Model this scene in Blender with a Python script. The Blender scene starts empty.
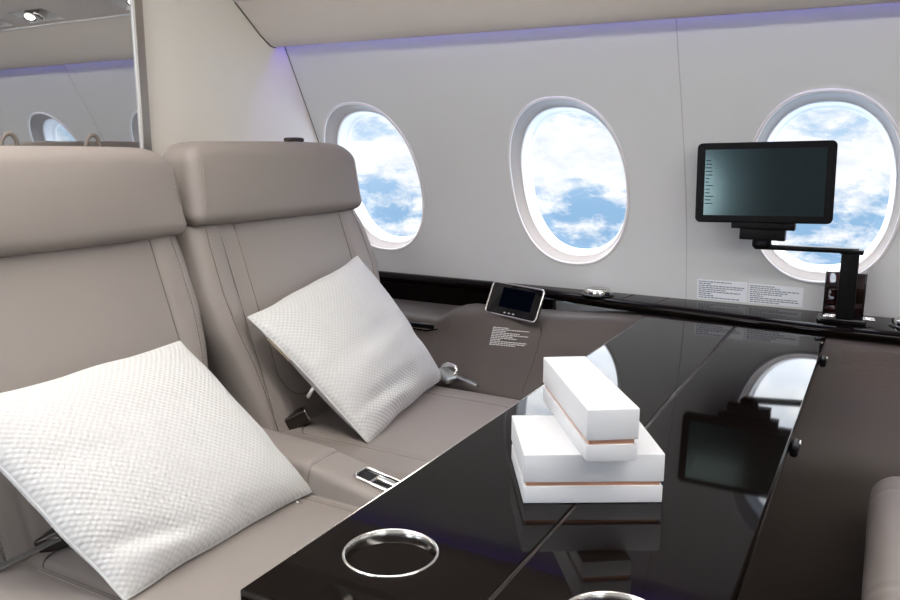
import bpy, math, random
from mathutils import Vector, Matrix, noise
random.seed(7)
H0 = 1.12                      # eye height above the cabin floor; z values below are relative to the eye
C = bpy.context.scene.collection
R = math.radians
ORG = {}

# ---------------------------------------------------------------- materials
def nt(name):
    m = bpy.data.materials.new(name); m.use_nodes = True
    t = m.node_tree
    return m, t, t.nodes['Principled BSDF']
def pb(name, col, rough=.5, metal=0., spec=.5, coat=0., bump=None, bstr=.2, bdist=.001, var=0., vscale=4., sheen=0., ior=None):
    m, t, b = nt(name)
    b.inputs['Base Color'].default_value = (*col, 1)
    b.inputs['Roughness'].default_value = rough
    b.inputs['Metallic'].default_value = metal
    b.inputs['Specular IOR Level'].default_value = spec
    b.inputs['Coat Weight'].default_value = coat
    b.inputs['Coat Roughness'].default_value = .03
    if sheen: b.inputs['Sheen Weight'].default_value = sheen
    if ior: b.inputs['IOR'].default_value = ior
    tc = t.nodes.new('ShaderNodeTexCoord')
    if var:
        n = t.nodes.new('ShaderNodeTexNoise'); n.inputs['Scale'].default_value = vscale; n.inputs['Detail'].default_value = 4
        t.links.new(tc.outputs['Object'], n.inputs['Vector'])
        mx = t.nodes.new('ShaderNodeMix'); mx.data_type = 'RGBA'
        mx.inputs['A'].default_value = (*[c * (1 - var) for c in col], 1)
        mx.inputs['B'].default_value = (*[min(1, c * (1 + var)) for c in col], 1)
        t.links.new(n.outputs['Fac'], mx.inputs['Factor']); t.links.new(mx.outputs['Result'], b.inputs['Base Color'])
    if bump:
        kind, sc = bump
        if kind == 'leather':
            n = t.nodes.new('ShaderNodeTexVoronoi'); n.inputs['Scale'].default_value = sc; o = n.outputs['Distance']
        elif kind == 'noise':
            n = t.nodes.new('ShaderNodeTexNoise'); n.inputs['Scale'].default_value = sc; n.inputs['Detail'].default_value = 6; o = n.outputs['Fac']
        elif kind == 'brushed':
            n = t.nodes.new('ShaderNodeTexNoise'); n.inputs['Scale'].default_value = sc; o = n.outputs['Fac']
            mp = t.nodes.new('ShaderNodeMapping'); mp.inputs['Scale'].default_value = (12, 12, .3)
            t.links.new(tc.outputs['Object'], mp.inputs['Vector']); t.links.new(mp.outputs['Vector'], n.inputs['Vector'])
        if kind != 'brushed': t.links.new(tc.outputs['Object'], n.inputs['Vector'])
        bp = t.nodes.new('ShaderNodeBump'); bp.inputs['Strength'].default_value = bstr; bp.inputs['Distance'].default_value = bdist
        t.links.new(o, bp.inputs['Height']); t.links.new(bp.outputs['Normal'], b.inputs['Normal'])
    return m
def emit(name, col, s):
    m = bpy.data.materials.new(name); m.use_nodes = True; t = m.node_tree
    t.nodes.remove(t.nodes['Principled BSDF'])
    e = t.nodes.new('ShaderNodeEmission'); e.inputs['Color'].default_value = (*col, 1); e.inputs['Strength'].default_value = s
    t.links.new(e.outputs[0], t.nodes['Material Output'].inputs[0]); return m

LEA = (.290, .256, .237)
MAT = dict(
    leather=pb('taupe_leather', LEA, .48, spec=.42, bump=('leather', 900), bstr=.12, bdist=.0006, var=.05, vscale=5),
    seam=pb('dark_seam', (.10, .085, .077), .7, spec=.2),
    softseam=pb('leather_seam', (.135, .118, .108), .7, spec=.2),
    stitch=pb('pale_thread', (.46, .42, .385), .7, spec=.2),
    shell=pb('seat_shell', (.21, .185, .17), .5, spec=.3),
    panel=pb('brown_panel', (.090, .074, .066), .55, spec=.35, bump=('noise', 700), bstr=.1, bdist=.0005, var=.03),
    wall=pb('cabin_wall', (.705, .71, .712), .62, spec=.25, bump=('noise', 500), bstr=.04, bdist=.0004),
    bulk=pb('bulkhead_cream', (.86, .815, .735), .6, spec=.25, bump=('noise', 400), bstr=.04, bdist=.0004),
    ceil=pb('ceiling_liner', (.76, .69, .62), .7, spec=.2, bump=('noise', 400), bstr=.04, bdist=.0004),
    recess=pb('recess_liner', (.86, .84, .80), .55, spec=.3),
    wood=pb('black_brown_lacquer', (.0030, .0016, .0012), .04, spec=.5, ior=1.24, var=.35, vscale=9),
    woodedge=pb('lacquer_edge', (.012, .008, .008), .12, spec=.5),
    chrome=pb('chrome', (.80, .78, .75), .12, metal=1),
    brushed=pb('brushed_steel', (.50, .46, .41), .30, metal=1, bump=('brushed', 60), bstr=.15, bdist=.001),
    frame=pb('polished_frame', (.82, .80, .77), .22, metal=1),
    black=pb('satin_black', (.003, .003, .0035), .42, spec=.12),
    gloss=pb('gloss_black', (.004, .004, .005), .06, spec=.5),
    box=pb('white_card', (.68, .69, .715), .42, spec=.35, bump=('noise', 300), bstr=.05, bdist=.0003),
    copper=pb('copper_foil', (.74, .40, .27), .36, metal=.6),
    rim=pb('window_rim', (.82, .80, .80), .35, spec=.4),
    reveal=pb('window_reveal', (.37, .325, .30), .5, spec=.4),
    ring=pb('window_ring', (.92, .92, .93), .4, spec=.4),
    floor=pb('carpet', (.075, .062, .055), .95, spec=.1, bump=('noise', 250), bstr=.6, bdist=.003),
    buckle=pb('buckle_bronze', (.035, .027, .023), .28, metal=.5, spec=.5),
    web=pb('belt_webbing', (.33, .30, .27), .7, spec=.2),
    silverweb=pb('belt_clip_metal', (.45, .47, .46), .28, metal=1),
    tag=pb('woven_tag', (.30, .25, .19), .8),
    placard=pb('placard_film', (.90, .92, .97), .5),
    print=pb('placard_print', (.27, .30, .36), .6),
    printlight=pb('placard_print_pale', (.62, .60, .58), .6),
    loop=pb('loop_cover', (.20, .175, .155), .5),
    mirror=pb('mirror_glass', (.72, .73, .74), .01, metal=1),
    lens=emit('lamp_lens', (1, .93, .80), 3.0),
    cove=emit('cove_strip', (.19, .13, 1.0), 11),
    wash=emit('ceiling_wash', (1, .965, .92), 12.5),
    thumb=pb('screen_cover', (.05, .055, .06), .3),
)
def glassmat():
    m = bpy.data.materials.new('window_glass'); m.use_nodes = True; t = m.node_tree
    t.nodes.remove(t.nodes['Principled BSDF'])
    a = t.nodes.new('ShaderNodeBsdfTransparent'); a.inputs[0].default_value = (.97, .98, .985, 1)
    g = t.nodes.new('ShaderNodeBsdfGlossy'); g.inputs['Roughness'].default_value = .02
    x = t.nodes.new('ShaderNodeMixShader'); x.inputs[0].default_value = .05
    t.links.new(a.outputs[0], x.inputs[1]); t.links.new(g.outputs[0], x.inputs[2]); t.links.new(x.outputs[0], t.nodes['Material Output'].inputs[0])
    return m
MAT['glass'] = glassmat()
def acryl():
    m = bpy.data.materials.new('tinted_acrylic'); m.use_nodes = True; t = m.node_tree
    t.nodes.remove(t.nodes['Principled BSDF'])
    a = t.nodes.new('ShaderNodeBsdfTransparent'); a.inputs[0].default_value = (.16, .045, .05, 1)
    g = t.nodes.new('ShaderNodeBsdfGlossy'); g.inputs['Roughness'].default_value = .03
    x = t.nodes.new('ShaderNodeMixShader'); x.inputs[0].default_value = .06
    t.links.new(a.outputs[0], x.inputs[1]); t.links.new(g.outputs[0], x.inputs[2]); t.links.new(x.outputs[0], t.nodes['Material Output'].inputs[0])
    return m
MAT['acrylic'] = acryl()
def fabric():
    m, t, b = nt('white_waffle_fabric')
    b.inputs['Base Color'].default_value = (.80, .795, .775, 1); b.inputs['Roughness'].default_value = .85
    b.inputs['Specular IOR Level'].default_value = .15; b.inputs['Sheen Weight'].default_value = .15
    uv = t.nodes.new('ShaderNodeUVMap'); uv.uv_map = 'UVMap'
    sx = t.nodes.new('ShaderNodeSeparateXYZ'); t.links.new(uv.outputs[0], sx.inputs[0])
    def mth(op, a, bb=None):
        n = t.nodes.new('ShaderNodeMath'); n.operation = op
        for i, v in enumerate((a, bb)):
            if v is None: continue
            if isinstance(v, (int, float)): n.inputs[i].default_value = v
            else: t.links.new(v, n.inputs[i])
        return n.outputs[0]
    F = 2 * math.pi * 37
    su = mth('SINE', mth('MULTIPLY', sx.outputs[0], F))
    sv = mth('SINE', mth('MULTIPLY', sx.outputs[1], F))
    h = mth('MULTIPLY', su, sv)
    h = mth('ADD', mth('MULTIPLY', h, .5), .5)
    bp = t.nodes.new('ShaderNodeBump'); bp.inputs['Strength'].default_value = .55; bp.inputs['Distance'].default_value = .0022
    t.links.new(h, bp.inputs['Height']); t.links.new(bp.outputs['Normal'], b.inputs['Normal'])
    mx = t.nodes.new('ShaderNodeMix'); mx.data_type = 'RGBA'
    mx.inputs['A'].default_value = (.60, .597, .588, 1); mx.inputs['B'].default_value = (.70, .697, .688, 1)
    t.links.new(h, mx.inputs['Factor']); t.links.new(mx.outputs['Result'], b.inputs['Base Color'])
    return m
MAT['fabric'] = fabric()
def screenmat():
    m, t, b = nt('lcd_glass')
    b.inputs['Base Color'].default_value = (.004, .006, .008, 1); b.inputs['Roughness'].default_value = .13
    b.inputs['IOR'].default_value = 1.5; b.inputs['Specular IOR Level'].default_value = .5
    b.inputs['Specular Tint'].default_value = (.72, 1, .98, 1)
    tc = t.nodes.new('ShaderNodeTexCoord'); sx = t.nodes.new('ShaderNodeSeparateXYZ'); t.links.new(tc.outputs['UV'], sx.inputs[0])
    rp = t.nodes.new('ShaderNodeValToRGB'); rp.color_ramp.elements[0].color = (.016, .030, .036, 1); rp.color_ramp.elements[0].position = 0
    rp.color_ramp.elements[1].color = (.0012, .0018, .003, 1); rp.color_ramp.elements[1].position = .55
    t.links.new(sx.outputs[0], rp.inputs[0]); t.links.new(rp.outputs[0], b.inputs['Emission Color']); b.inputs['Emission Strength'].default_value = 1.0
    return m
MAT['screen'] = screenmat()
def panelgrille():
    m = pb('brown_grille', (.098, .078, .07), .6, spec=.3); t = m.node_tree; b = t.nodes['Principled BSDF']
    tc = t.nodes.new('ShaderNodeTexCoord'); w = t.nodes.new('ShaderNodeTexWave'); w.bands_direction = 'Z'; w.inputs['Scale'].default_value = 60
    t.links.new(tc.outputs['Object'], w.inputs['Vector'])
    bp = t.nodes.new('ShaderNodeBump'); bp.inputs['Strength'].default_value = .35; bp.inputs['Distance'].default_value = .0015
    t.links.new(w.outputs['Fac'], bp.inputs['Height']); t.links.new(bp.outputs['Normal'], b.inputs['Normal'])
    return m
MAT['grille'] = panelgrille()

# ---------------------------------------------------------------- mesh helpers
class MB:
    def __init__(s): s.v = []; s.f = []; s.uv = {}
    def add(s, v, f):
        o = len(s.v); s.v += [tuple(p) for p in v]; s.f += [tuple(i + o for i in q) for q in f]; return s
def build(name, mb, mat, parent=None, org=None, smooth=True, label=None, uvs=None):
    if org is None: org = ORG[parent.name] if parent else (0, 0, -H0)
    me = bpy.data.meshes.new(name)
    me.from_pydata([(x - org[0], y - org[1], z - org[2]) for x, y, z in mb.v], [], mb.f)
    me.update(); me.materials.append(MAT[mat] if isinstance(mat, str) else mat)
    if smooth:
        me.polygons.foreach_set('use_smooth', [True] * len(me.polygons))
    o = bpy.data.objects.new(name, me); C.objects.link(o)
    if uvs is not None:
        l = me.uv_layers.new(name='UVMap')
        for lp in me.loops: l.data[lp.index].uv = uvs[lp.vertex_index]
    if parent: o.parent = parent
    else: o.location = (org[0], org[1], org[2] + H0)
    ORG[o.name] = org
    if label: o['label'] = label
    return o
def edges_sharp(o, ang=35):
    try: o.data.set_sharp_from_angle(angle=R(ang))
    except Exception: pass
    return o
def thing(name, label, cat, org, group=None):
    o = bpy.data.objects.new(name, None); C.objects.link(o); o.empty_display_size = .05
    o.location = (org[0], org[1], org[2] + H0); o['label'] = label; o['category'] = cat
    if group: o['group'] = group
    ORG[o.name] = org; return o
def tag(o, label, cat, group=None):
    o['label'] = label; o['category'] = cat
    if group: o['group'] = group
    return o
def struct(o): o['kind'] = 'structure'; return o

def axis(h, r, n, k=4):
    a = [-h + r * (1 - math.cos(math.pi / 2 * i / k)) for i in range(k)]
    b = [-h + r + (2 * (h - r)) * i / n for i in range(n + 1)]
    return a + b + [-x for x in reversed(a)]
def rbox(c, s, r, n=(6, 6, 6), M=None, warp=None, k=4):
    """rounded box, centre c, full size s, corner radius r (scalar or per-axis minimum)"""
    h = [x / 2 for x in s]; r = min(r, *[x * .999 for x in h])
    A = [axis(h[i], r, n[i], k) for i in range(3)]
    mb = MB(); idx = {}
    def vert(i, j, l):
        key = (i, j, l)
        if key in idx: return idx[key]
        q = (A[0][i], A[1][j], A[2][l])
        inn = [max(-(h[t] - r), min(h[t] - r, q[t])) for t in range(3)]
        d = Vector([q[t] - inn[t] for t in range(3)])
        # smooth cube->sphere
        if d.length > 1e-9: d = d.normalized() * r
        p = Vector(inn) + d
        if warp: p = Vector(warp(p))
        if M is not None: p = M @ p
        p = p + Vector(c); idx[key] = len(mb.v); mb.v.append(tuple(p)); return idx[key]
    L = [len(a) for a in A]
    def face(fn, a, b, flip):
        for i in range(a - 1):
            for j in range(b - 1):
                q = [fn(i, j), fn(i + 1, j), fn(i + 1, j + 1), fn(i, j + 1)]
                mb.f.append(tuple(reversed(q)) if flip else tuple(q))
    face(lambda i, j: vert(i, j, L[2] - 1), L[0], L[1], False)
    face(lambda i, j: vert(i, j, 0), L[0], L[1], True)
    face(lambda i, j: vert(i, 0, j), L[0], L[2], False)
    face(lambda i, j: vert(i, L[1] - 1, j), L[0], L[2], True)
    face(lambda i, j: vert(0, i, j), L[1], L[2], True)
    face(lambda i, j: vert(L[0] - 1, i, j), L[1], L[2], False)
    return mb
def tube(pts, r, n=8, closed=False, mb=None, r2=None):
    mb = mb or MB(); P = [Vector(p) for p in pts]; m = len(P); o = len(mb.v)
    prev = None
    for i, p in enumerate(P):
        if closed: t = (P[(i + 1) % m] - P[i - 1])
        else: t = P[min(i + 1, m - 1)] - P[max(i - 1, 0)]
        t.normalize()
        if prev is None:
            a = Vector((0, 0, 1)) if abs(t.z) < .9 else Vector((1, 0, 0)); u = t.cross(a).normalized()
        else: u = (prev - t * prev.dot(t)).normalized()
        prev = u; w = t.cross(u)
        for k in range(n):
            a = 2 * math.pi * k / n; mb.v.append(tuple(p + u * (r * math.cos(a)) + w * ((r2 or r) * math.sin(a))))
    for i in range(m if closed else m - 1):
        for k in range(n):
            a = o + i * n + k; b = o + i * n + (k + 1) % n; c = o + ((i + 1) % m) * n + (k + 1) % n; d = o + ((i + 1) % m) * n + k
            mb.f.append((a, b, c, d))
    if not closed:
        mb.f.append(tuple(o + k for k in reversed(range(n)))); mb.f.append(tuple(o + (m - 1) * n + k for k in range(n)))
    return mb
def loft(secs, closed_ring=True, caps=True, mb=None):
    mb = mb or MB(); n = len(secs[0]); o = len(mb.v)
    for s in secs: mb.v += [tuple(p) for p in s]
    for i in range(len(secs) - 1):
        for k in range(n if closed_ring else n - 1):
            a = o + i * n + k; b = o + i * n + (k + 1) % n; mb.f.append((a, b, b + n, a + n))
    if caps and closed_ring:
        mb.f.append(tuple(o + k for k in reversed(range(n)))); e = o + (len(secs) - 1) * n; mb.f.append(tuple(e + k for k in range(n)))
    return mb
def lathe(c, prof, n=64, mb=None):
    """prof: list of (r, z)"""
    mb = mb or MB(); o = len(mb.v)
    for r, z in prof:
        for k in range(n):
            a = 2 * math.pi * k / n; mb.v.append((c[0] + r * math.cos(a), c[1] + r * math.sin(a), c[2] + z))
    for i in range(len(prof) - 1):
        for k in range(n):
            a = o + i * n + k; b = o + i * n + (k + 1) % n; mb.f.append((a, b, b + n, a + n))
    return mb
def box(x0, x1, y0, y1, z0, z1, mb=None):
    mb = mb or MB()
    return mb.add([(x0, y0, z0), (x1, y0, z0), (x1, y1, z0), (x0, y1, z0), (x0, y0, z1), (x1, y0, z1), (x1, y1, z1), (x0, y1, z1)],
                  [(3, 2, 1, 0), (4, 5, 6, 7), (0, 1, 5, 4), (1, 2, 6, 5), (2, 3, 7, 6), (3, 0, 4, 7)])
def bbox(c, s, r=.002, M=None, k=3): return rbox(c, s, r, (1, 1, 1), M, k=k)
def lerp(a, b, t): return a + (b - a) * t
def interp(tab, x):
    if x <= tab[0][0]: return tab[0][1]
    for (a, u), (b, v) in zip(tab, tab[1:]):
        if x <= b: return lerp(u, v, (x - a) / (b - a))
    return tab[-1][1]
def smoothtab(tab):
    def f(x):
        d = .03; return (interp(tab, x - d) + 2 * interp(tab, x) + interp(tab, x + d)) / 4
    return f

# ---------------------------------------------------------------- cabin shell
XR, XF = -1.595, 3.0           # rear bulkhead, front end
YC = .80                       # cabin centre line
prof = smoothtab([(-.50, 2.205), (-.46, 2.195), (-.34, 2.172), (-.22, 2.143), (-.10, 2.100), (.02, 2.044), (.106, 1.998), (.184, 1.955), (.29, 1.898), (.34, 1.87)])
WA, WB, WZ, WN = .169, .228, -.099, 2.3
SKIP = (-.138, .503)         # unseen opposite windows left out, keeping bright reflections off the monitor screen
WINX = [-1.42, -.779, -.138, .503, 1.144, 1.785]
def ell(t, ka=1., kb=None, da=0., n=WN):
    kb = ka if kb is None else kb
    c, s = math.cos(t), math.sin(t)
    return (math.copysign(abs(c) ** (2 / n), c) * (WA * ka + da), math.copysign(abs(s) ** (2 / n), s) * (WB * kb + da))
NE = 96
def wall_mesh(side):
    mb = MB(); Z0, Z1 = -.50, .335
    P = lambda x, z: (x, prof(z) if side > 0 else 2 * YC - prof(z), z)
    cells = []
    xs = [XR]
    for a, b in zip(WINX, WINX[1:]): xs.append((a + b) / 2)
    xs.append(WINX[-1] + .3205)
    for i, xk in enumerate(WINX):
        x0, x1 = xs[i], xs[i + 1]
        if side < 0 and xk in SKIP:
            o = len(mb.v); nz = 20
            for x in (x0, x1):
                for k in range(nz + 1): mb.v.append(P(x, lerp(Z0, Z1, k / nz)))
            for k in range(nz):
                a = o + k; mb.f.append((a, a + 1, a + nz + 2, a + nz + 1))
            continue
        rings = []
        for j in range(9):
            f = (j / 8) ** 1.3; ring = []
            for k in range(NE):
                t = 2 * math.pi * (k + .5) / NE; ex, ez = ell(t)
                # rectangle point in same direction
                dx, dz = math.cos(t), math.sin(t)
                hx = (x1 - xk) if dx > 0 else (xk - x0); hz = (Z1 - WZ) if dz > 0 else (WZ - Z0)
                s = min(hx / abs(dx) if abs(dx) > 1e-9 else 9, hz / abs(dz) if abs(dz) > 1e-9 else 9)
                rx, rz = dx * s, dz * s
                ring.append(P(xk + lerp(ex, rx, f), WZ + lerp(ez, rz, f)))
            rings.append(ring)
        o = len(mb.v)
        for r_ in rings: mb.v += r_
        for j in range(8):
            for k in range(NE):
                a = o + j * NE + k; b = o + j * NE + (k + 1) % NE
                q = (a, b, b + NE, a + NE); mb.f.append(q if side < 0 else tuple(reversed(q)))
        # rectangle corners
        for cx, cz in ((x0, Z0), (x1, Z0), (x1, Z1), (x0, Z1)):
            # connect nearest ring verts around corner
            ang = math.atan2(cz - WZ, cx - xk) % (2 * math.pi)
            k0 = int(math.floor(ang / (2 * math.pi) * NE - .5)) % NE; k1 = (k0 + 1) % NE
            n0 = len(mb.v); mb.v.append(P(cx, cz)); e = o + 8 * NE
            q = (e + k0, n0, e + k1); mb.f.append(q if side > 0 else tuple(reversed(q)))
    x0 = xs[-1]; o = len(mb.v); nz = 20
    for x in (x0, XF):
        for i in range(nz + 1): mb.v.append(P(x, lerp(Z0, Z1, i / nz)))
    for i in range(nz):
        a = o + i; q = (a, a + nz + 1, a + nz + 2, a + 1); mb.f.append(q if side > 0 else tuple(reversed(q)))
    return mb
struct(build('wall_right', wall_mesh(1), 'wall'))
struct(build('wall_left', wall_mesh(-1), 'wall'))

def window(n, xk, side):
    sg = 1 if side > 0 else -1
    Yp = lambda z, d: (prof(z) + d) if side > 0 else (2 * YC - prof(z) - d)
    def pt(t, k, kb, d, dx=0, dz=0, da=0):
        ex, ez = ell(t, k, kb, da); z = WZ + ez + dz
        return (xk + ex + dx, Yp(z, d), z)
    T = [2 * math.pi * (k + .5) / NE for k in range(NE)]
    # rim bead around the wall opening
    rim = MB(); tube([pt(t, 1, 1, -.001) for t in T], .0042, 8, True, rim)
    w = build('window_%d' % n, rim, 'rim'); struct(w)
    secs = [[pt(t, 1.0, 1.0, -.001) for t in T], [pt(t, .985, .985, .006) for t in T], [pt(t, .955, .96, .022) for t in T], [pt(t, .935, .94, .034) for t in T], [pt(t, .905, .915, .042) for t in T]]
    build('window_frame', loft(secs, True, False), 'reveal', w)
    secs = [[pt(t, .905, .915, .042) for t in T], [pt(t, .895, .906, .0425) for t in T], [pt(t, .885, .898, .050) for t in T], [pt(t, .865, .882, .070) for t in T], [pt(t, .85, .868, .080) for t in T], [pt(t, .838, .858, .082) for t in T], [pt(t, .83, .85, .09) for t in T]]
    build('window_ring', loft(secs, True, False), 'ring', w)
    mb = MB(); ring = [pt(t, .835, .855, .086) for t in T]
    mb.v += ring; mb.f.append(tuple(range(NE)) if side < 0 else tuple(reversed(range(NE))))
    build('window_pane', mb, 'glass', w, smooth=False)
for i, x in enumerate(WINX): window(i + 1, x, 1)
for i, x in enumerate([x for x in WINX if x not in SKIP]): window(i + 7, x, -1)

# panel joints on the wall
def joint(x, n, side=1):
    pts = [(x, (prof(z) - .0002) if side > 0 else 2 * YC - prof(z) + .0002, z) for z in [lerp(-.405, .30, i / 30) for i in range(31)]]
    o = build('trim_%d' % n, tube(pts, .0011, 6), pb('joint_shadow_%d' % n, (.50, .49, .49), .7)); struct(o)
joint(-.4585, 1); joint(.823, 2)

# soffit and ceiling (profile in y,z, from the window wall to the other side)
half = [(1.872, .334), (1.869, .30), (1.862, .287), (1.85, .283), (1.835, .285), (1.815, .296), (1.79, .312), (1.74, .351), (1.695, .386)]
psu = [(1.6945, .3885), (1.675, .394), (1.60, .4145), (1.15, .548)]
top = [(1.15, .548), (1.0, .60), (YC, .62)]
def ystrip(pr_, xs, mb, flip=False, holes=()):
    o = len(mb.v); n = len(pr_)
    for x in xs:
        for y, z in pr_: mb.v.append((x, y, z))
    for i in range(len(xs) - 1):
        for j in range(n - 1):
            if (i, j) in holes: continue
            a = o + i * n + j; q = (a, a + n, a + n + 1, a + 1); mb.f.append(q)
mir = lambda L: [(2 * YC - y, z) for y, z in L]
cm = MB(); ystrip(half, [XR, XF], cm); ystrip(mir(half), [XR, XF], cm)
ce = build('ceiling', cm, 'ceil'); struct(ce)
hx = [XR, -1.30, -1.12, -.82, -.64, -.54, -.36, -.19, -.01, .6, .78, 1.2, 1.38, XF]
holes = [(1, 1), (3, 1), (5, 1), (7, 1), (9, 1), (11, 1)]
cm = MB(); ystrip(psu, hx, cm, holes=holes); ystrip(mir(psu), hx, cm); ystrip(top, [XR, XF], cm); ystrip(mir(top), [XR, XF], cm)
sp = build('service_panel', cm, 'ceil', ce, smooth=False)
# thin pale bead where soffit meets service panel
build('panel_bead', tube([(XR, 1.6955, .3865), (XF, 1.6955, .3865)], .003, 6), 'rim', ce)
# recess trays
rc = MB()
for i, _ in holes:
    a, b = hx[i], hx[i + 1]; (y0, z0), (y1, z1) = psu[1], psu[2]
    d = .045
    v = [(a, y0, z0), (b, y0, z0), (b, y1, z1), (a, y1, z1), (a + .03, y0 - .002, z0 + d), (b - .03, y0 - .002, z0 + d), (b - .03, y1, z1 + d), (a + .03, y1, z1 + d)]
    rc.add(v, [(0, 1, 5, 4), (1, 2, 6, 5), (2, 3, 7, 6), (3, 0, 4, 7), (4, 5, 6, 7)])
build('light_recess', rc, 'recess', ce, smooth=False)
def spot(x, lean, label):
    y, z = 1.64, .437
    t = thing('reading_light', label, 'light', (x, y, z), 'swivel reading lights in the overhead panel')
    M = Matrix.Rotation(R(lean), 3, 'Y') @ Matrix.Rotation(R(-25), 3, 'X')
    def xf(mb, off=(0, 0, 0)):
        mb.v = [tuple(M @ Vector(p) + Vector((x, y, z - .018)) + Vector(off)) for p in mb.v]; return mb
    build('lamp_body', xf(lathe((0, 0, 0), [(0, .02), (.013, .02), (.017, .012), (.018, -.016), (.0195, -.018), (.0195, -.024), (.017, -.024), (.015, -.02)], 24)), 'chrome', t)
    build('lamp_lens', xf(lathe((0, 0, 0), [(.0155, -.021), (.0001, -.022)], 24)), 'lens', t)
    build('lamp_bracket', tube([(x, y, z + .008), (x, y, z - .018)], .006, 10), 'gloss', t)
spot(-.765, -20, 'swivel reading light in the mirrored ceiling recess, its lens glowing'); spot(-.70, 25, 'swivel reading light beside the glowing one in the mirrored recess')
spot(-.475, -15, 'swivel reading light at the left edge of the mirror, in the second recess'); spot(-.42, 15, 'partner of the swivel reading light in the second mirrored recess')
spot(-1.21, 10, 'swivel reading light in the recess mirrored nearest to the steel strip')

# cove light strips behind the soffit lip
for yy, lb in ((1.884, 'violet light strip hidden in the slot above the window wall'), (2 * YC - 1.884, 'violet light strip in the slot above the opposite wall')):
    o = build('cove_light', box(XR + .01, XF - .01, yy - .006, yy + .006, .314, .318), 'cove', org=(0, yy, .314), smooth=False)
    tag(o, lb, 'light')
    struct(build('trim_%d' % (3 if yy > 1 else 4), box(XR, XF, yy - .03, yy + .03, .33, .34), 'recess', smooth=False))
# unseen glowing panels over the aisle, added to fill the cabin with light
for k, (xa, xb) in enumerate(((-1.35, -.35), (-.15, .85), (1.05, 2.05))):
    o = build('ceiling_light', rbox(((xa + xb) / 2, .62, .592), (xb - xa, .34, .016), .006, (1, 1, 1)), 'wash', org=((xa + xb) / 2, .62, .592))
    tag(o, ['long white ceiling panel light above the aisle, beside the bulkhead', 'long white ceiling panel light above the aisle, beside the table', 'long white ceiling panel light above the aisle, foremost of three'][k], 'light', 'ceiling panel lights above the aisle')

# end walls: section of the cabin
def section(x0, x1):
    P = []
    zs = [lerp(-.50, .325, i / 24) for i in range(25)]
    right = [(2.0, -H0)] + [(prof(z) + .003, z) for z in zs] + [(1.872, .33)] + [(y, z + .003) for y, z in half[1:] + psu[1:] + top[1:]]
    pts = right + [(2 * YC - y, z) for y, z in reversed(right[:-1])]
    a = [(x0, y, z) for y, z in pts]; b = [(x1, y, z) for y, z in pts]
    return loft([a, b])
o = build('wall_rear', section(XR - .03, XR), 'bulk', smooth=False); struct(o)
struct(build('wall_front', section(XF, XF + .03), 'bulk', smooth=False))
struct(build('floor', box(XR - .03, XF + .03, -.7, 2.3, -H0 - .03, -H0), 'floor', smooth=False))
# dark edge gasket where soffit meets the bulkhead
gp = [(XR + .002, y, z) for y, z in half[1:]] + [(XR + .002, y, z) for y, z in psu]
struct(build('trim_5', tube(gp, .0022, 6), 'seam'))
gp = [(XR + .001, prof(z) - .001, z) for z in [lerp(-.5, .30, i / 30) for i in range(31)]]
struct(build('trim_6', tube(gp, .0016, 6), pb('corner_gap', (.22, .21, .20), .8)))

# lower side panel of the window side
st = [(-1.595, 0), (-1.115, 0), (-1.085, .35), (-1.06, .8), (-1.045, 1), (-.92, 1), (-.80, 1.25), (-.62, 1.8), (-.50, 2), (3.0, 2)]
PA = [(2.19, -.505), (2.15, -.484), (2.05, -.482), (1.965, -.482), (1.945, -.488), (1.935, -.502), (1.930, -.525), (1.905, -.555), (1.86, -.585), (1.80, -.625), (1.785, -.70), (1.78, -.9), (1.78, -H0)]
PBf = [(2.14, -.475), (2.08, -.455), (2.02, -.447), (1.965, -.445), (1.940, -.450), (1.925, -.464), (1.915, -.49), (1.895, -.525), (1.86, -.565), (1.80, -.625), (1.785, -.70), (1.78, -.9), (1.78, -H0)]
PCf = [(2.15, -.440), (2.10, -.438), (2.06, -.436), (2.02, -.434), (2.00, -.437), (1.990, -.450), (1.984, -.48), (1.965, -.52), (1.92, -.565), (1.83, -.635), (1.805, -.70), (1.79, -.9), (1.79, -H0)]
def pmix(t):
    A, B = (PA, PBf) if t <= 1 else (PBf, PCf); t = t if t <= 1 else t - 1
    return [(lerp(a[0], b[0], t), lerp(a[1], b[1], t)) for a, b in zip(A, B)]
mb = loft([[(x, y, z) for y, z in pmix(t)] for x, t in st], False, False)
sidep = build('wainscot', mb, 'panel', org=(0, 1.9, -H0)); tag(sidep, 'brown lower side panel running below the dark ledge and windows', 'panel')
edges_sharp(sidep, 60)
# vertical joint on side panel
def py(x, z):
    t = interp(st, x); L = pmix(t)
    for a, b in zip(L[4:], L[5:]):
        if b[1] <= z <= a[1]: return lerp(b[0], a[0], (z - b[1]) / (a[1] - b[1]) if a[1] != b[1] else 0)
    return L[-1][0]
pts = [(-.782, py(-.782, z) - .0002, z) for z in [lerp(-.462, -.62, i / 12) for i in range(13)]]
build('panel_joint', tube(pts, .0013, 6), 'seam', sidep)
# handle pocket in the side armrest
mb = bbox((-1.19, 1.946, -.507), (.17, .028, .016), .004)
build('handle_pocket', mb, 'gloss', sidep)
build('handle_lip', tube([(-1.27, 1.929, -.516), (-1.13, 1.929, -.518), (-1.09, 1.93, -.508), (-1.068, 1.935, -.486)], .0022, 8), 'wood', sidep)
# ribbed grille strip under the ledge towards the front
gx0, gx1 = -.06, 1.2
mb = loft([[(x, y - .0025, z) for y, z in [(1.993, -.448), (1.986, -.48), (1.967, -.52), (1.94, -.548)]] for x in (gx0, gx1)], False, False)
build('grille_strip', mb, 'grille', sidep)

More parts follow.
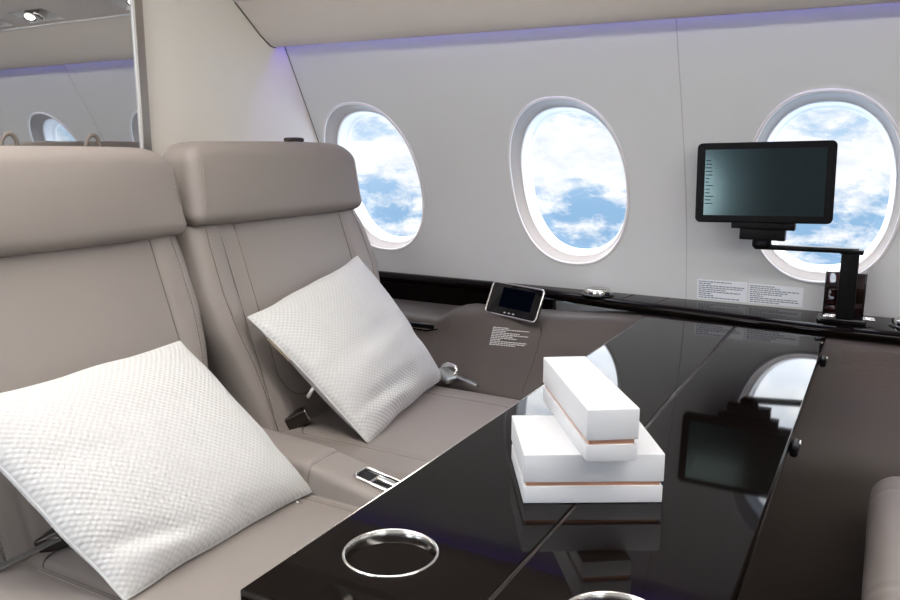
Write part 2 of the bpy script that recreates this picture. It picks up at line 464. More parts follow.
# opposite lower panel
mb = loft([[(x, 2 * YC - y, z) for y, z in PCf] for x in (XR, XF)], False, False)
o = build('wainscot', mb, 'panel', org=(0, 2 * YC - 1.9, -H0)); tag(o, 'brown lower side panel on the opposite side of the cabin', 'panel')

# ---------------------------------------------------------------- ledge
nose = smoothtab([(-1.6, 2.165), (-1.0, 2.163), (-.88, 2.140), (-.80, 2.118), (-.67, 2.088), (-.53, 2.070), (-.40, 2.054), (-.25, 2.030), (-.10, 2.014), (.05, 2.010), (3.0, 2.010)])
def ledge_sec(x):
    f = nose(x); T = -.403
    return [(x, 2.30 if 0 else 2.196, T), (x, f + .012, T), (x, f + .004, T - .0015), (x, f - .003, T - .006), (x, f - .0065, T - .014), (x, f - .005, T - .022), (x, f + .001, T - .028), (x, f + .012, T - .0305), (x, 2.20, T - .0305)]
xs = [XR, -1.3] + [lerp(-1.05, .1, i / 40) for i in range(41)] + [.6, 1.5, XF]
ledge = build('side_ledge', loft([ledge_sec(x) for x in xs]), 'wood', org=(0, 2.1, -.43)); edges_sharp(ledge, 60)
tag(ledge, 'glossy black brown ledge running along the wall under the windows', 'ledge')
mb = box(XR, -.84, 2.168, 2.20, -.515, -.43); build('back_face', mb, 'wood', ledge, smooth=False)
# hatch lines on the ledge
for x in (-.612, -.515): build('hatch_joint', tube([(x, nose(x) + .012, -.4028), (x + .01, 2.178, -.4028)], .0014, 6), 'seam', ledge)
def puck(x, y, label, r=.042):
    t = thing('chrome_knob', label, 'knob', (x, y, -.403))
    build('base_ring', lathe((x, y, -.403), [(0.0001, 0), (r + .004, 0), (r + .004, .003), (r, .005), (r - .004, .006), (0.0001, .006)], 48), 'gloss', t)
    build('cap', lathe((x, y, -.403), [(r - .006, .004), (r - .005, .014), (r - .008, .0175), (r - .014, .0185), (r - .016, .017), (0.0001, .017)], 48), 'chrome', t)
    for k in range(2):
        a = math.pi * k + 2.6
        build('grip', bbox((x + (r - .002) * math.cos(a), y + (r - .002) * math.sin(a), -.394), (.012, .008, .010), .002), 'gloss', t)
puck(-.69, 2.125, 'round chrome knob on the dark ledge below the middle window')
puck(.075, 2.09, 'round chrome knob on the dark ledge at the right picture edge')

# ---------------------------------------------------------------- control display at the end of the ledge
bl, br = Vector((-.966, 1.962, -.449)), Vector((-.787, 1.897, -.449))
tl, tr = Vector((-.945, 1.992, -.366)), Vector((-.765, 1.930, -.371))
ex = (br - bl).normalized(); nrm = (br - bl).cross(tl - bl).normalized()
if nrm.y > 0: nrm = -nrm
ez = nrm.cross(ex); ez = ez if ez.z > 0 else -ez
cc = (bl + br + tl + tr) / 4; Wd = ((br - bl).length + (tr - tl).length) / 2; Hd = ((tl - bl).length + (tr - br).length) / 2
Md = Matrix((ex, ez, nrm)).transposed()
t = thing('control_display', 'small black touch display with a silver rim tilted up from the side panel', 'display', tuple(cc - Vector((0, 0, .05))))
build('housing', bbox(cc - nrm * .0085, (Wd * .97, Hd * .96, .013), .006, Md, 4), 'black', t)
def rrect(w, h, r, n=6, sk=0):
    P = []
    for cx, cy, a0 in ((w / 2 - r, h / 2 - r, 0), (-w / 2 + r, h / 2 - r, 90), (-w / 2 + r, -h / 2 + r, 180), (w / 2 - r, -h / 2 + r, 270)):
        for i in range(n + 1):
            a = R(a0 + 90 * i / n); P.append((cx + r * math.cos(a) + sk * (cy + r * math.sin(a)), cy + r * math.sin(a)))
    return P
rr = [tuple(cc + ex * u + ez * v) for u, v in rrect(Wd, Hd, .011)]
build('rim', tube(rr, .0026, 8, True), 'frame', t)
mb = MB(); mb.v = [tuple(cc + ex * u + ez * v + nrm * .0006) for u, v in rrect(Wd - .004, Hd - .004, .009)]; mb.f = [tuple(range(len(mb.v)))]
build('face_glass', mb, 'gloss', t, smooth=False)
mb = MB(); mb.v = [tuple(cc + ex * (u + .008) + ez * (v + .006) + nrm * .0011) for u, v in rrect(Wd * .62, Hd * .62, .002, 2)]; mb.f = [tuple(range(len(mb.v)))]
build('screen', mb, emit('display_glow', (.10, .16, .42), .008), t, smooth=False)
mb = MB()
for k in range(3):
    o_ = cc + ex * (-.02 + .016 * k) - ez * (Hd * .40) + nrm * .0014
    q = [tuple(o_ + ex * (.0045 * math.cos(a)) + ez * (.0016 * math.sin(a))) for a in [2 * math.pi * i / 12 for i in range(12)]]
    s0 = len(mb.v); mb.v += q; mb.f.append(tuple(range(s0, s0 + 12)))
build('touch_mark', mb, 'printlight', t, smooth=False)

# ---------------------------------------------------------------- placards
def placard(name, P00, ux, uy, w, h, rows, label, film, ink, group=None, off=None):
    """P00 lower left corner, ux right vector, uy up vector"""
    ux, uy = Vector(ux).normalized(), Vector(uy).normalized(); n = ux.cross(uy)
    if n.y > 0: n = -n
    P00 = Vector(P00)
    t = thing(name, label, 'placard', tuple(P00), group)
    q = lambda a, b, d: tuple(P00 + ux * a + uy * b + n * d)
    if film:
        mb = MB(); mb.v = [q(0, 0, .0006), q(w, 0, .0006), q(w, h, .0006), q(0, h, .0006)] + [q(0, 0, -.001), q(w, 0, -.001), q(w, h, -.001), q(0, h, -.001)]
        mb.f = [(0, 1, 2, 3), (7, 6, 5, 4), (0, 4, 5, 1), (1, 5, 6, 2), (2, 6, 7, 3), (3, 7, 4, 0)]
        build('film', mb, film, t, smooth=False)
    mb = MB(); rnd = random.Random(name + label)
    rh = h / (len(rows) + .6)
    for i, ln in enumerate(rows):
        y = h - rh * (i + 1.05); x = w * .03
        end = w * ln * .96
        while x < end:
            wd = rnd.uniform(.004, .011); wd = min(wd, end - x)
            s0 = len(mb.v); mb.v += [q(x, y, .0011), q(x + wd, y, .0011), q(x + wd, y + rh * .52, .0011), q(x, y + rh * .52, .0011)]; mb.f.append((s0, s0 + 1, s0 + 2, s0 + 3)); x += wd + .0016
    build('print', mb, ink, t, smooth=False)
sl = (0, prof(-.345) - prof(-.395), .05)
placard('placard', (-.429, prof(-.395) - .001, -.3965), (1, 0, 0), sl, .128, .054, [.72, .3, .98, .95, .6, .9, .3, .35, .9], 'white printed notice on the wall above the ledge, left of the pair', 'placard', 'print')
placard('placard', (-.298, prof(-.393) - .001, -.3965), (1, 0, 0), sl, .132, .053, [.5, .6, .97, .75, .65, .3, .95, .98, .6], 'white printed notice on the wall above the ledge, right of the pair', 'placard', 'print')
pa = Vector((-.917, py(-.917, -.527) - .0015, -.527)); pb_ = Vector((-.917, py(-.917, -.476) - .0015, -.476)); pc = Vector((-.807, py(-.807, -.527) - .0015, -.527))
placard('placard', pa, pc - pa, pb_ - pa, .113, .056, [.45, .98, .4, .75, .98, .6, .7, .3, .98, .95, .7], 'grey printed notice on the brown side panel under the small display', None, 'printlight')

# ---------------------------------------------------------------- monitor on swivel arm
t = thing('monitor', 'black flat screen monitor on a swivel arm and post standing on the dark ledge', 'monitor', (-.05, 2.065, -.403))
mc = Vector((-.2605, 2.008, -.077)); tiltM = Matrix.Rotation(R(-1.6), 3, 'Y') @ Matrix.Rotation(R(-1.5), 3, 'X') @ Matrix.Rotation(R(2.1), 3, 'Z')
# housing: rounded slab with thickness
def slab(w, h, r, d0, d1, edge=.003):
    A = rrect(w, h, r, 8); B = rrect(w - 2 * edge, h - 2 * edge, r - edge, 8)
    sec = lambda L, d: [tuple(mc + tiltM @ Vector((u, d, v))) for u, v in L]
    return loft([sec(B, d0), sec(A, d0 + edge), sec(A, d1 - edge), sec(B, d1)])
edges_sharp(build('housing', slab(.305, .189, .012, -.002, .020), 'black', t), 40)
pl = lambda u, v, d: tuple(mc + tiltM @ Vector((u, d, v)))
sw, sh = .266, .156
mb = MB(); mb.v = [pl(-sw / 2, -sh / 2 + .001, -.0026), pl(sw / 2, -sh / 2 + .001, -.0026), pl(sw / 2, sh / 2 + .001, -.0026), pl(-sw / 2, sh / 2 + .001, -.0026)]; mb.f = [(0, 1, 2, 3)]
build('screen', mb, 'screen', t, smooth=False, uvs=[(0, 0), (1, 0), (1, 1), (0, 1)])
mb = MB(); rnd = random.Random(3)
for k in range(13):
    v = .052 - .0085 * k; w_ = rnd.uniform(.008, .02)
    s0 = len(mb.v); mb.v += [pl(-.131, v, -.003), pl(-.131 + w_, v, -.003), pl(-.131 + w_, v + .0022, -.003), pl(-.131, v + .0022, -.003)]; mb.f.append((s0, s0 + 1, s0 + 2, s0 + 3))
build('menu_text', mb, emit('menu_glow', (.35, .50, .55), .05), t, smooth=False)
build('upper_bracket', bbox((-.2545, 2.020, -.1785), (.142, .03, .016), .002), 'black', t)
build('lower_bracket', bbox((-.2545, 2.022, -.1995), (.102, .028, .026), .002), 'black', t)
build('swivel_joint', lathe((-.2545, 2.018, -.230), [(.0001, 0), (.02, 0), (.022, .003), (.022, .015), (.019, .0185), (.0001, .0185)], 32), 'black', t)
arm = rbox((-.158, 2.043, -.228), (.225, .030, .012), .005, (4, 1, 1)); arm.v = [(x, y + .024 * (x + .152) / .1, z - .0035 * ((x + .27) / .22)) for x, y, z in arm.v]
build('arm', arm, 'black', t)
build('post', rbox((-.064, 2.066, -.316), (.038, .032, .174), .006, (1, 1, 1)), 'black', t)
build('post_cap', rbox((-.062, 2.066, -.2335), (.050, .036, .011), .003, (1, 1, 1)), 'black', t)
build('back_plate', bbox((-.069, 2.098, -.345), (.086, .005, .114), .0015, k=2), 'acrylic', t)
for x in (-.112, -.027): build('plate_edge', bbox((x, 2.096, -.345), (.004, .010, .116), .0012, k=2), 'gloss', t)
mb = rbox((-.07, 2.066, -.3965), (.105, .054, .013), .004, (1, 1, 1)); build('base', mb, 'gloss', t)
for x, y in ((-.097, 2.05), (-.094, 2.068), (-.012, 2.05), (-.014, 2.068)):
    build('latch_bar', rbox((x, y, -.388), (.026, .010, .006), .0028, (1, 1, 1)), 'chrome', t)

# ---------------------------------------------------------------- table
TX0, TXS, TX1, TY0, TY1, TZ = -.5145, -.2942, -.0929, .520, 1.972, -.420
t = thing('table', 'glossy black brown folding table standing between the facing seats', 'table', (-.30, 1.25, -H0))
def leaf(x0, x1, rx, ry):
    h = .026; e = .0026
    A = [(x0, TY0), (x1, TY0), (x1, TY1), (x0, TY1)]
    def ins(d): return [(x0 + d, TY0 + d), (x1 - d, TY0 + d), (x1 - d, TY1 - d), (x0 + d, TY1 - d)]
    secs = []
    for d, z in ((e + .006, TZ - h), (0, TZ - h + .010), (0, TZ - e), (e * .04, TZ - e * .7), (e * .15, TZ - e * .46), (e * .33, TZ - e * .26), (e * .56, TZ - e * .10), (e * .8, TZ - e * .02), (e, TZ)):
        secs.append([(x, y, z) for x, y in ins(d)])
    mb = loft(secs); mb.f.pop()
    (a0, b0), (a1, b1) = ins(e)[0], ins(e)[2]; yc_ = ry + .2; rr_ = .0508 - .0006; n = 96
    P_ = [(2 * math.pi * (k + .5) / n) for k in range(n)]
    o = len(mb.v)
    for t_ in P_: mb.v.append((rx + rr_ * math.cos(t_), ry + rr_ * math.sin(t_), TZ))
    for t_ in P_:
        dx, dy = math.cos(t_), math.sin(t_)
        hx_ = (a1 - rx) if dx > 0 else (rx - a0); hy_ = (yc_ - ry) if dy > 0 else (ry - b0)
        q_ = min(hx_ / max(1e-9, abs(dx)), hy_ / max(1e-9, abs(dy))); mb.v.append((rx + dx * q_, ry + dy * q_, TZ))
    for k in range(n):
        k1 = (k + 1) % n; mb.f.append((o + k, o + n + k, o + n + k1, o + k1))
    for cx, cy in ((a0, b0), (a1, b0), (a1, yc_), (a0, yc_)):
        an = math.atan2(cy - ry, cx - rx) % (2 * math.pi); k0 = int(math.floor(an / (2 * math.pi) * n - .5)) % n; k1 = (k0 + 1) % n
        s0 = len(mb.v); mb.v.append((cx, cy, TZ)); mb.f.append((o + n + k0, s0, o + n + k1))
    s0 = len(mb.v); mb.v += [(a0, yc_, TZ), (a1, yc_, TZ), (a1, b1, TZ), (a0, b1, TZ)]; mb.f.append((s0, s0 + 1, s0 + 2, s0 + 3))
    return mb
R1, R2 = (-.4259, .6504), (-.1800, .642)
build('leaf', leaf(TX0, TXS - .0016, *R1), 'wood', t)
build('leaf', leaf(TXS + .0016, TX1, *R2), 'wood', t)
build('joint_strip', box(TXS - .0016, TXS + .0016, TY0 + .004, TY1 - .004, TZ - .020, TZ - .0015), 'buckle', t, smooth=False)
build('edge_lip', tube([(TX0 + .0006, .60, TZ - .0008), (TX0 + .0006, TY1 - .004, TZ - .0008)], .0010, 8), 'frame', t)  # metal tube added to stand in for the gleam on the lacquered edge
build('pedestal', rbox((-.30, 1.30, -.78), (.14, .5, .672), .02, (1, 1, 1)), 'shell', t)
build('pedestal_foot', rbox((-.30, 1.30, -H0 + .012), (.2, .58, .024), .008, (1, 1, 1)), 'brushed', t)
def ring(x, y):
    r = .0508
    p = [(r - .0026, -.0070), (r - .0026, .0006), (r - .0018, .0014), (r - .0006, .0014), (r + .0004, .0006), (r + .0004, 0)]
    build('cup_ring', lathe((x, y, TZ), p, 96), 'frame', t)
    build('cup_well', lathe((x, y, TZ), [(r - .0020, -.0068), (.0001, -.0068)], 64), 'wood', t)
ring(*R1); ring(*R2)
for y in (1.235, 1.80):
    build('edge_latch', rbox((TX1 + .006, y, TZ - .018), (.012, .042, .018), .005, (1, 1, 1)), 'black', t)
    build('latch_pin', rbox((TX1 + .012, y + .008, TZ - .012), (.004, .014, .006), .0018, (1, 1, 1)), 'chrome', t)

# ---------------------------------------------------------------- boxes
def gift_box(name, label, p0, ang, w, d, z0, hb, gap, hl, ov=.0):
    """p0 front-left bottom corner, ang direction of the front edge"""
    a = R(ang); u = Vector((math.cos(a), math.sin(a), 0)); v = Vector((-math.sin(a), math.cos(a), 0))
    c = Vector((p0[0], p0[1], 0)) + u * (w / 2) + v * (d / 2)
    t = thing(name, label, 'box', (c.x, c.y, z0))
    M = Matrix((u, v, Vector((0, 0, 1)))).transposed()
    e = .0012
    build('base', bbox((c.x, c.y, z0 + hb / 2), (w, d, hb), .0012, M, 2), 'box', t)
    build('copper_band', bbox((c.x, c.y, z0 + hb + gap / 2), (w - .006, d - .006, gap + .004), .0004, M, 1), 'copper', t, smooth=False)
    build('lid', bbox((c.x, c.y, z0 + hb + gap + hl / 2), (w + .0012, d + .0012, hl), .0012, M, 2), 'box', t)
ang1 = math.degrees(math.atan2(.084, .144))
gift_box('gift_box', 'wide flat white box with a copper band, lying on the table under the narrow one', (-.350, .826), ang1, .168, .142, TZ + .0004, .0215, .0055, .035)
gift_box('gift_box', 'long narrow white box with a copper band, lying crosswise on top of the wide box', (-.278, .8385), 34.5, .0605, .234, TZ + .0627, .0205, .006, .0375)

# ---------------------------------------------------------------- seats
RK = math.tan(R(18.8))           # backrest recline
def seat(label):
    yc, xo = .855, -.90
    t = thing('cabin_seat', label, 'seat', (xo, yc, -H0))
    XB = lambda z: -1.25 - RK * (z + .16) * 1.0      # front face of the backrest
    # ---- backrest: stacked cross sections
    def half_w(z): return interp([(-.70, .262), (-.60, .248), (-.52, .258), (-.45, .272), (-.38, .292), (-.30, .303), (-.20, .301), (-.16, .296), (-.14, .285)], z)
    def front(y, w):
        a = abs(y)
        d = 0.0
        if a > .215: d += .006 * math.sin(min(1, (a - .215) / .03) * math.pi / 2)
        d += .006 * (1 - (min(a, .2) / .2) ** 2)
        # roll-off at the edge
        e = w - a; r = .045
        if e < r: d -= r - math.sqrt(max(0, r * r - (r - e) ** 2))
        for s_, wd in ((.17 if y < 0 else 99, .004), (.215, .0045)):
            q = (a - s_) / wd
            if abs(q) < 2: d -= .0028 * math.exp(-q * q)
        return d
    def back_sec(z, zoff=0):
        w = half_w(z); S = []
        N = 90
        for i in range(N + 1):
            y = -w + 2 * w * (.5 - .5 * math.cos(math.pi * i / N)) if False else -w + 2 * w * i / N
            S.append((XB(z) + front(y, w), yc + y, z))
        dpt = .13; back = []
        for i in range(13):
            a = math.pi * i / 12
            back.append((XB(z) - dpt - .02 * math.sin(a) + (.045 if i in (0, 12) else 0) * 0, yc + w * math.cos(a) * (1 if 0 < i < 12 else 1), z))
        return S + back
    zs = [-.70, -.66] + [lerp(-.62, -.19, i / 26) for i in range(27)] + [-.178, -.168, -.162]
    secs = [back_sec(z) for z in zs]
    # soft top edge
    def shrink(S, k, dz):
        cx = sum(p[0] for p in S) / len(S); return [(cx + (p[0] - cx) * k, yc + (p[1] - yc) * (1 - (1 - k) * .3), p[2] + dz) for p in S]
    secs.append(shrink(secs[-1], .9, .004)); secs.append(shrink(secs[-2], .6, .006))
    b = build('backrest', loft(secs), 'leather', t); edges_sharp(b, 70)
    def on(y, z, off=.0): return (XB(z) + front(y, half_w(z)) + off, yc + y, z)
    for y in (-.215,):
        pts = [on(y, z, .0009) for z in [lerp(-.166, -.60, i / 24) for i in range(25)]]
        build('seam', tube(pts, .0009, 6), 'softseam', b)
    rc_ = .06; zb_ = -.545
    L_ = [(-.17, lerp(-.166, zb_ + rc_, i / 20)) for i in range(21)] + [(-.17 + rc_ * (1 - math.cos(R(a))), zb_ + rc_ * (1 - math.sin(R(a)))) for a in range(10, 91, 10)]
    L_ += [(.212 - rc_ * (1 - math.cos(R(a))), zb_ + rc_ * (1 - math.sin(R(a)))) for a in range(90, 0, -10)] + [(.212, lerp(zb_ + rc_, -.166, i / 20)) for i in range(21)]
    build('panel_seam', tube([on(y, z, .0009) for y, z in L_], .0009, 6), 'softseam', b)
    # curved lower seam joining the two side seams
    pts = [on(-.215 + .02 * (1 - math.cos(a)) , -.60 , .0006) for a in (0,)]
    for y in (-.257, .257):
        mb = MB(); n = 62
        for i in range(n):
            za, zb = lerp(-.17, -.60, i / n), lerp(-.17, -.60, (i + .55) / n)
            yy = lambda z: y * (half_w(z) / .30) * 1.0
            tube([on(yy(za), za, .0010), on(yy(zb), zb, .0010)], .0007, 4, False, mb)
        build('stitching', mb, 'stitch', b)
        build('seam', tube([on(y * half_w(z) / .30 + math.copysign(.003, y), z, .0000) for z in [lerp(-.166, -.62, i / 24) for i in range(25)]], .0007, 6), 'softseam', b)
    # ---- headrest
    def hw(p):
        x, y, z = p
        if x > 0: x += .012 * (1 - (y / .29) ** 2) * max(0, 1 - (z / .1) ** 2) + .010 * max(0, -z / .085) * 0
        z2 = z + (.004 * (1 - (y / .29) ** 2) if z > 0 else -.003 * (1 - (y / .29) ** 2))
        # back is lower and rounder than the front
        if x < -.02: z2 -= .042 * ((-x - .02) / .04) * (1 if z > 0 else 0)
        z2 -= (.030 if y > 0 else .014) * max(0, (abs(y) - .20) / .096) ** 2.4 * (1 if z > -.02 else max(0, 1 + (z + .02) / .05))
        # lean with the recline
        x2 = x - z * .12
        # taper: bottom front is fuller
        y2 = y * (1 - .02 * (z / .085) - (.05 * max(0, -x - .02) / .05))
        return (x2, y2, z2)
    hb = rbox((-1.292, yc, -.0755), (.125, .592, .170), .029, (8, 30, 10), warp=hw, k=7)
    hd = build('headrest', hb, 'leather', t)
    # piping that outlines the front cushion of the headrest
    X = -1.292
    for s in (-1, 1):
        pts = []
        for i in range(20):
            z = lerp(-.060, .060, i / 19)
            p = hw((.0625, s * .268, z)); pts.append((X + p[0] + .0008, yc + p[1], -.0755 + p[2]))
        mb = MB()
        for a, c_ in zip(pts[::1], pts[1::1]):
            tube([a, tuple(Vector(a).lerp(Vector(c_), .6))], .0011, 4, False, mb)
        build('stitching', mb, 'stitch', hd)
        pts = [tuple(Vector((X, yc, -.0755)) + Vector(hw((xq, s * .2965, z)))) for xq, z in [(-.012, lerp(-.06, .06, i / 12)) for i in range(13)]]
        build('seam', tube(pts, .0009, 6), 'softseam', hd)
    # ---- rear shell
    sh = rbox((-1.36, yc, -.385), (.055, .58, .65), .026, (4, 16, 14), warp=lambda p: (p[0] - RK * .55 * p[2] * (1 if p[2] > -.2 else 1), p[1] * (1 - .02 * p[2]), p[2]), k=5)
    build('rear_shell', sh, 'shell', t)
    # ---- cushion
    def cw(p):
        x, y, z = p
        if z > 0:
            z += .010 * (1 - (y / .30) ** 2) - .012 * max(0, x / .27) ** 3
            for s_, wd in ((.19, .005), ):
                q = (abs(y) - s_) / wd
                if abs(q) < 2.5: z -= .003 * math.exp(-q * q)
            q = (x - .20) / .006
        if z < 0: x *= .97
        return (x, y, z)
    CX, CZ = -.872, -.685
    cu = rbox((CX, yc, CZ), (.55, .600, .150), .045, (26, 60, 6), warp=cw, k=7)
    cs = build('cushion', cu, 'leather', t)
    def oc(x, y, off=.0008):
        p = cw((x - CX, y, .075)); return (x, yc + y, CZ + p[2] + off)
    for s in (-1, 1):
        pts = [oc(-1.095 + .03 * math.sin(a), s * (.19 - .03 * (1 - math.cos(a)))) for a in [0]] 
        pts = [oc(-1.08, s * .13)] + [oc(-1.08 + .03 * (1 - math.cos(a)) , s * (.13 + .06 * math.sin(a))) for a in [R(15 * k) for k in range(1, 7)]] + [oc(lerp(-1.03, -.66, i / 20), s * .19) for i in range(21)]
        build('seam', tube(pts, .0009, 6), 'softseam', cs)
        mb = MB(); n = 70
        for i in range(n):
            xa, xb = lerp(-1.05, -.66, i / n), lerp(-1.05, -.66, (i + .55) / n)
            tube([oc(xa, s * .2), oc(xb, s * .2)], .0007, 4, False, mb)
        build('stitching', mb, 'stitch', cs)
    build('seam', tube([oc(-.665, y) for y in [lerp(-.25, .25, i / 24) for i in range(25)]], .0009, 6), 'softseam', cs)
    # ---- base
    build('seat_base', rbox((-.90, yc, -.87), (.50, .52, .24), .02, (1, 1, 1)), 'shell', t)
    build('base_plinth', rbox((-.90, yc, -1.043), (.36, .40, .128), .01, (1, 1, 1)), 'seam', t)
    # ---- buckle beside the backrest foot
    Mb = Matrix.Rotation(R(38), 3, 'Z') @ Matrix.Rotation(R(-24), 3, 'Y')
    bu = build('belt_buckle', rbox((-1.108, yc - .172, -.594), (.088, .036, .030), .004, (1, 1, 1), Mb), 'buckle', t)
    build('buckle_face', rbox(Vector((-1.108, yc - .172, -.594)) + Mb @ Vector((.0415, 0, .001)), (.006, .034, .026), .002, (1, 1, 1), Mb), 'chrome', bu)
    return t
def copy_tree(o, parent=None):
    c = o.copy(); C.objects.link(c)
    if parent: c.parent = parent
    for ch in list(o.children): copy_tree(ch, c)
    return c
s1 = seat('taupe leather cabin seat nearest the camera, in front of the mirror')
s2 = copy_tree(s1); s2.location.y += .61; s2.location.z += .0; s2['label'] = 'taupe leather cabin seat beside the window wall, in front of the cream bulkhead'
# the window seat's outer bolster is broader than the aisle seat's
def widen(o):
    o.data = o.data.copy()
    for v in o.data.vertices:
        if v.co.y > .222:
            k = interp([(-.70, .3), (-.45, .45), (-.30, .55), (-.20, .35), (-.165, .12), (-.15, .05)], v.co.z - H0)
            v.co.y += (v.co.y - .222) * k
for ch in s2.children:
    if ch.name.startswith('backrest'):
        widen(ch)
        for g_ in ch.children: widen(g_)
s3 = copy_tree(s1); s3.location = (.325, 1.41, 0); s3.rotation_euler.z = math.pi; s3['label'] = 'taupe leather seat at the right picture edge, facing the other two'
s1.location.z -= .013
for s in (s1, s2, s3): s['group'] = 'taupe leather cabin seats around the table'
for ch in list(s3.children):
    if ch.name.startswith('belt_buckle'):
        for g in list(ch.children): bpy.data.objects.remove(g)
        bpy.data.objects.remove(ch)
for ch in s1.children:
    if ch.name.startswith('belt_buckle'): ch.location = (.03, .042, .012)
ORG[s2.name] = (-.90, 1.465, -H0); ORG[s1.name] = (-.90, .855, -H0)

# carry loops on top of the seat backs
def loop(y, x, label, w=.016, h=.034, flat=False):
    pts = []
    for i in range(25):
        a = math.pi * i / 24
        pts.append((x + .004 * math.sin(a), y - w * math.cos(a), -.012 + h * math.sin(a) ** .8))
    o = build('carry_loop', tube(pts, .0045, 8, r2=.003), 'loop', org=(x, y, -.012)); return tag(o, label, 'loop')
l1 = loop(1.050, -1.372, 'dark loop behind the top of the near seat, right of the mirrored window')
l2 = loop(.880, -1.372, 'dark loop behind the top of the near seat, at the left picture edge')
bb = rbox((-1.335, 1.612, .0195), (.030, .050, .011), .005, (2, 6, 1), warp=lambda p: (p[0], p[1], p[2] - 2.5 * p[1] ** 2))
tag(build('strap_clip', bb, 'buckle', org=(-1.335, 1.60, .012)), 'small dark clip lying on the headrest of the window seat', 'clip')

# seat belt of the window seat by the side panel
mb = MB()
def strap(pts, w, th, mb):
    P = [Vector(p) for p in pts]; secs = []
    for i, p in enumerate(P):
        tt = (P[min(i + 1, len(P) - 1)] - P[max(i - 1, 0)]).normalized(); sd = tt.cross(Vector((0, 0, 1))).normalized(); up = sd.cross(tt)
        secs.append([tuple(p + sd * w / 2 - up * th / 2), tuple(p - sd * w / 2 - up * th / 2), tuple(p - sd * w / 2 + up * th / 2), tuple(p + sd * w / 2 + up * th / 2)])
    return loft(secs, mb=mb)
bl_ = build('seat_belt', strap([(-1.13, 1.72, -.63), (-1.08, 1.722, -.600), (-1.02, 1.725, -.592), (-.97, 1.735, -.585)], .045, .003, MB()), 'web', s2, org=(-.90, 1.465, -H0)); edges_sharp(bl_)
Mz = Matrix.Rotation(R(-20), 3, 'Z') @ Matrix.Rotation(R(20), 3, 'Y')
bk = build('belt_tongue', rbox((-.962, 1.745, -.580), (.058, .046, .016), .006, (2, 2, 1), Mz), 'silverweb', bl_)
build('belt_hook', tube([(-.96 + .022 * math.cos(a), 1.752 + .012 * math.sin(a) * .5, -.568 + .014 * math.sin(a)) for a in [2 * math.pi * i / 20 for i in range(20)]], .005, 8, True), 'chrome', bl_)
build('belt_hook', rbox((-.905, 1.752, -.589), (.06, .018, .006), .002, (1, 1, 1), Matrix.Rotation(R(14), 3, 'Y')), 'silverweb', bl_)
# belt of the near seat
b1 = build('seat_belt', strap([(-1.125, .54, -.612), (-1.11, .60, -.604), (-1.085, .655, -.590), (-1.075, .70, -.583), (-1.08, .735, -.588)], .012, .003, MB()), 'silverweb', s1, org=(-.90, .855, -H0)); edges_sharp(b1)

# ---------------------------------------------------------------- armrest between the seats
t = thing('center_armrest', 'taupe leather armrest running forward between the two seats', 'armrest', (-.87, 1.11, -.70))
def aw(p):
    x, y, z = p; return (x, y, z + (.0035 * (1 - (y / .045) ** 2) if z > 0 else 0))
Ma = Matrix.Rotation(R(3.5), 3, 'Y')
pad = build('pad', rbox((-1.005, 1.112, -.590), (.27, .098, .070), .016, (10, 6, 2), Ma, aw, 5), 'leather', t)
con = build('console', rbox((-.728, 1.112, -.6315), (.315, .096, .080), .014, (10, 6, 2), Matrix.Rotation(R(9.5), 3, 'Y'), aw, 5), 'leather', t)
mb = MB(); Mc = Matrix.Rotation(R(10), 3, 'Y')
lc = Vector((-.742, 1.108, -.5862))
P = [tuple(lc + Mc @ Vector((u, v, .0035))) for u, v in rrect(.098, .044, .010)]
la = build('latch_frame', tube(P, .0032, 8, True), 'chrome', t)
mb = MB(); mb.v = [tuple(lc + Mc @ Vector((u, v, .002))) for u, v in rrect(.092, .040, .009)]; mb.f = [tuple(range(len(mb.v)))]
build('latch_well', mb, 'gloss', la, smooth=False)
build('latch_lever', rbox(lc + Vector((.018, 0, .0035)), (.055, .013, .008), .003, (3, 1, 1), Mc), 'frame', la)
build('latch_lever', rbox(lc + Vector((-.014, 0, .0035)), (.006, .032, .006), .002, (1, 1, 1), Mc), 'brushed', la)
build('support', rbox((-.87, 1.11, -.90), (.40, .05, .44), .01, (1, 1, 1)), 'shell', t)

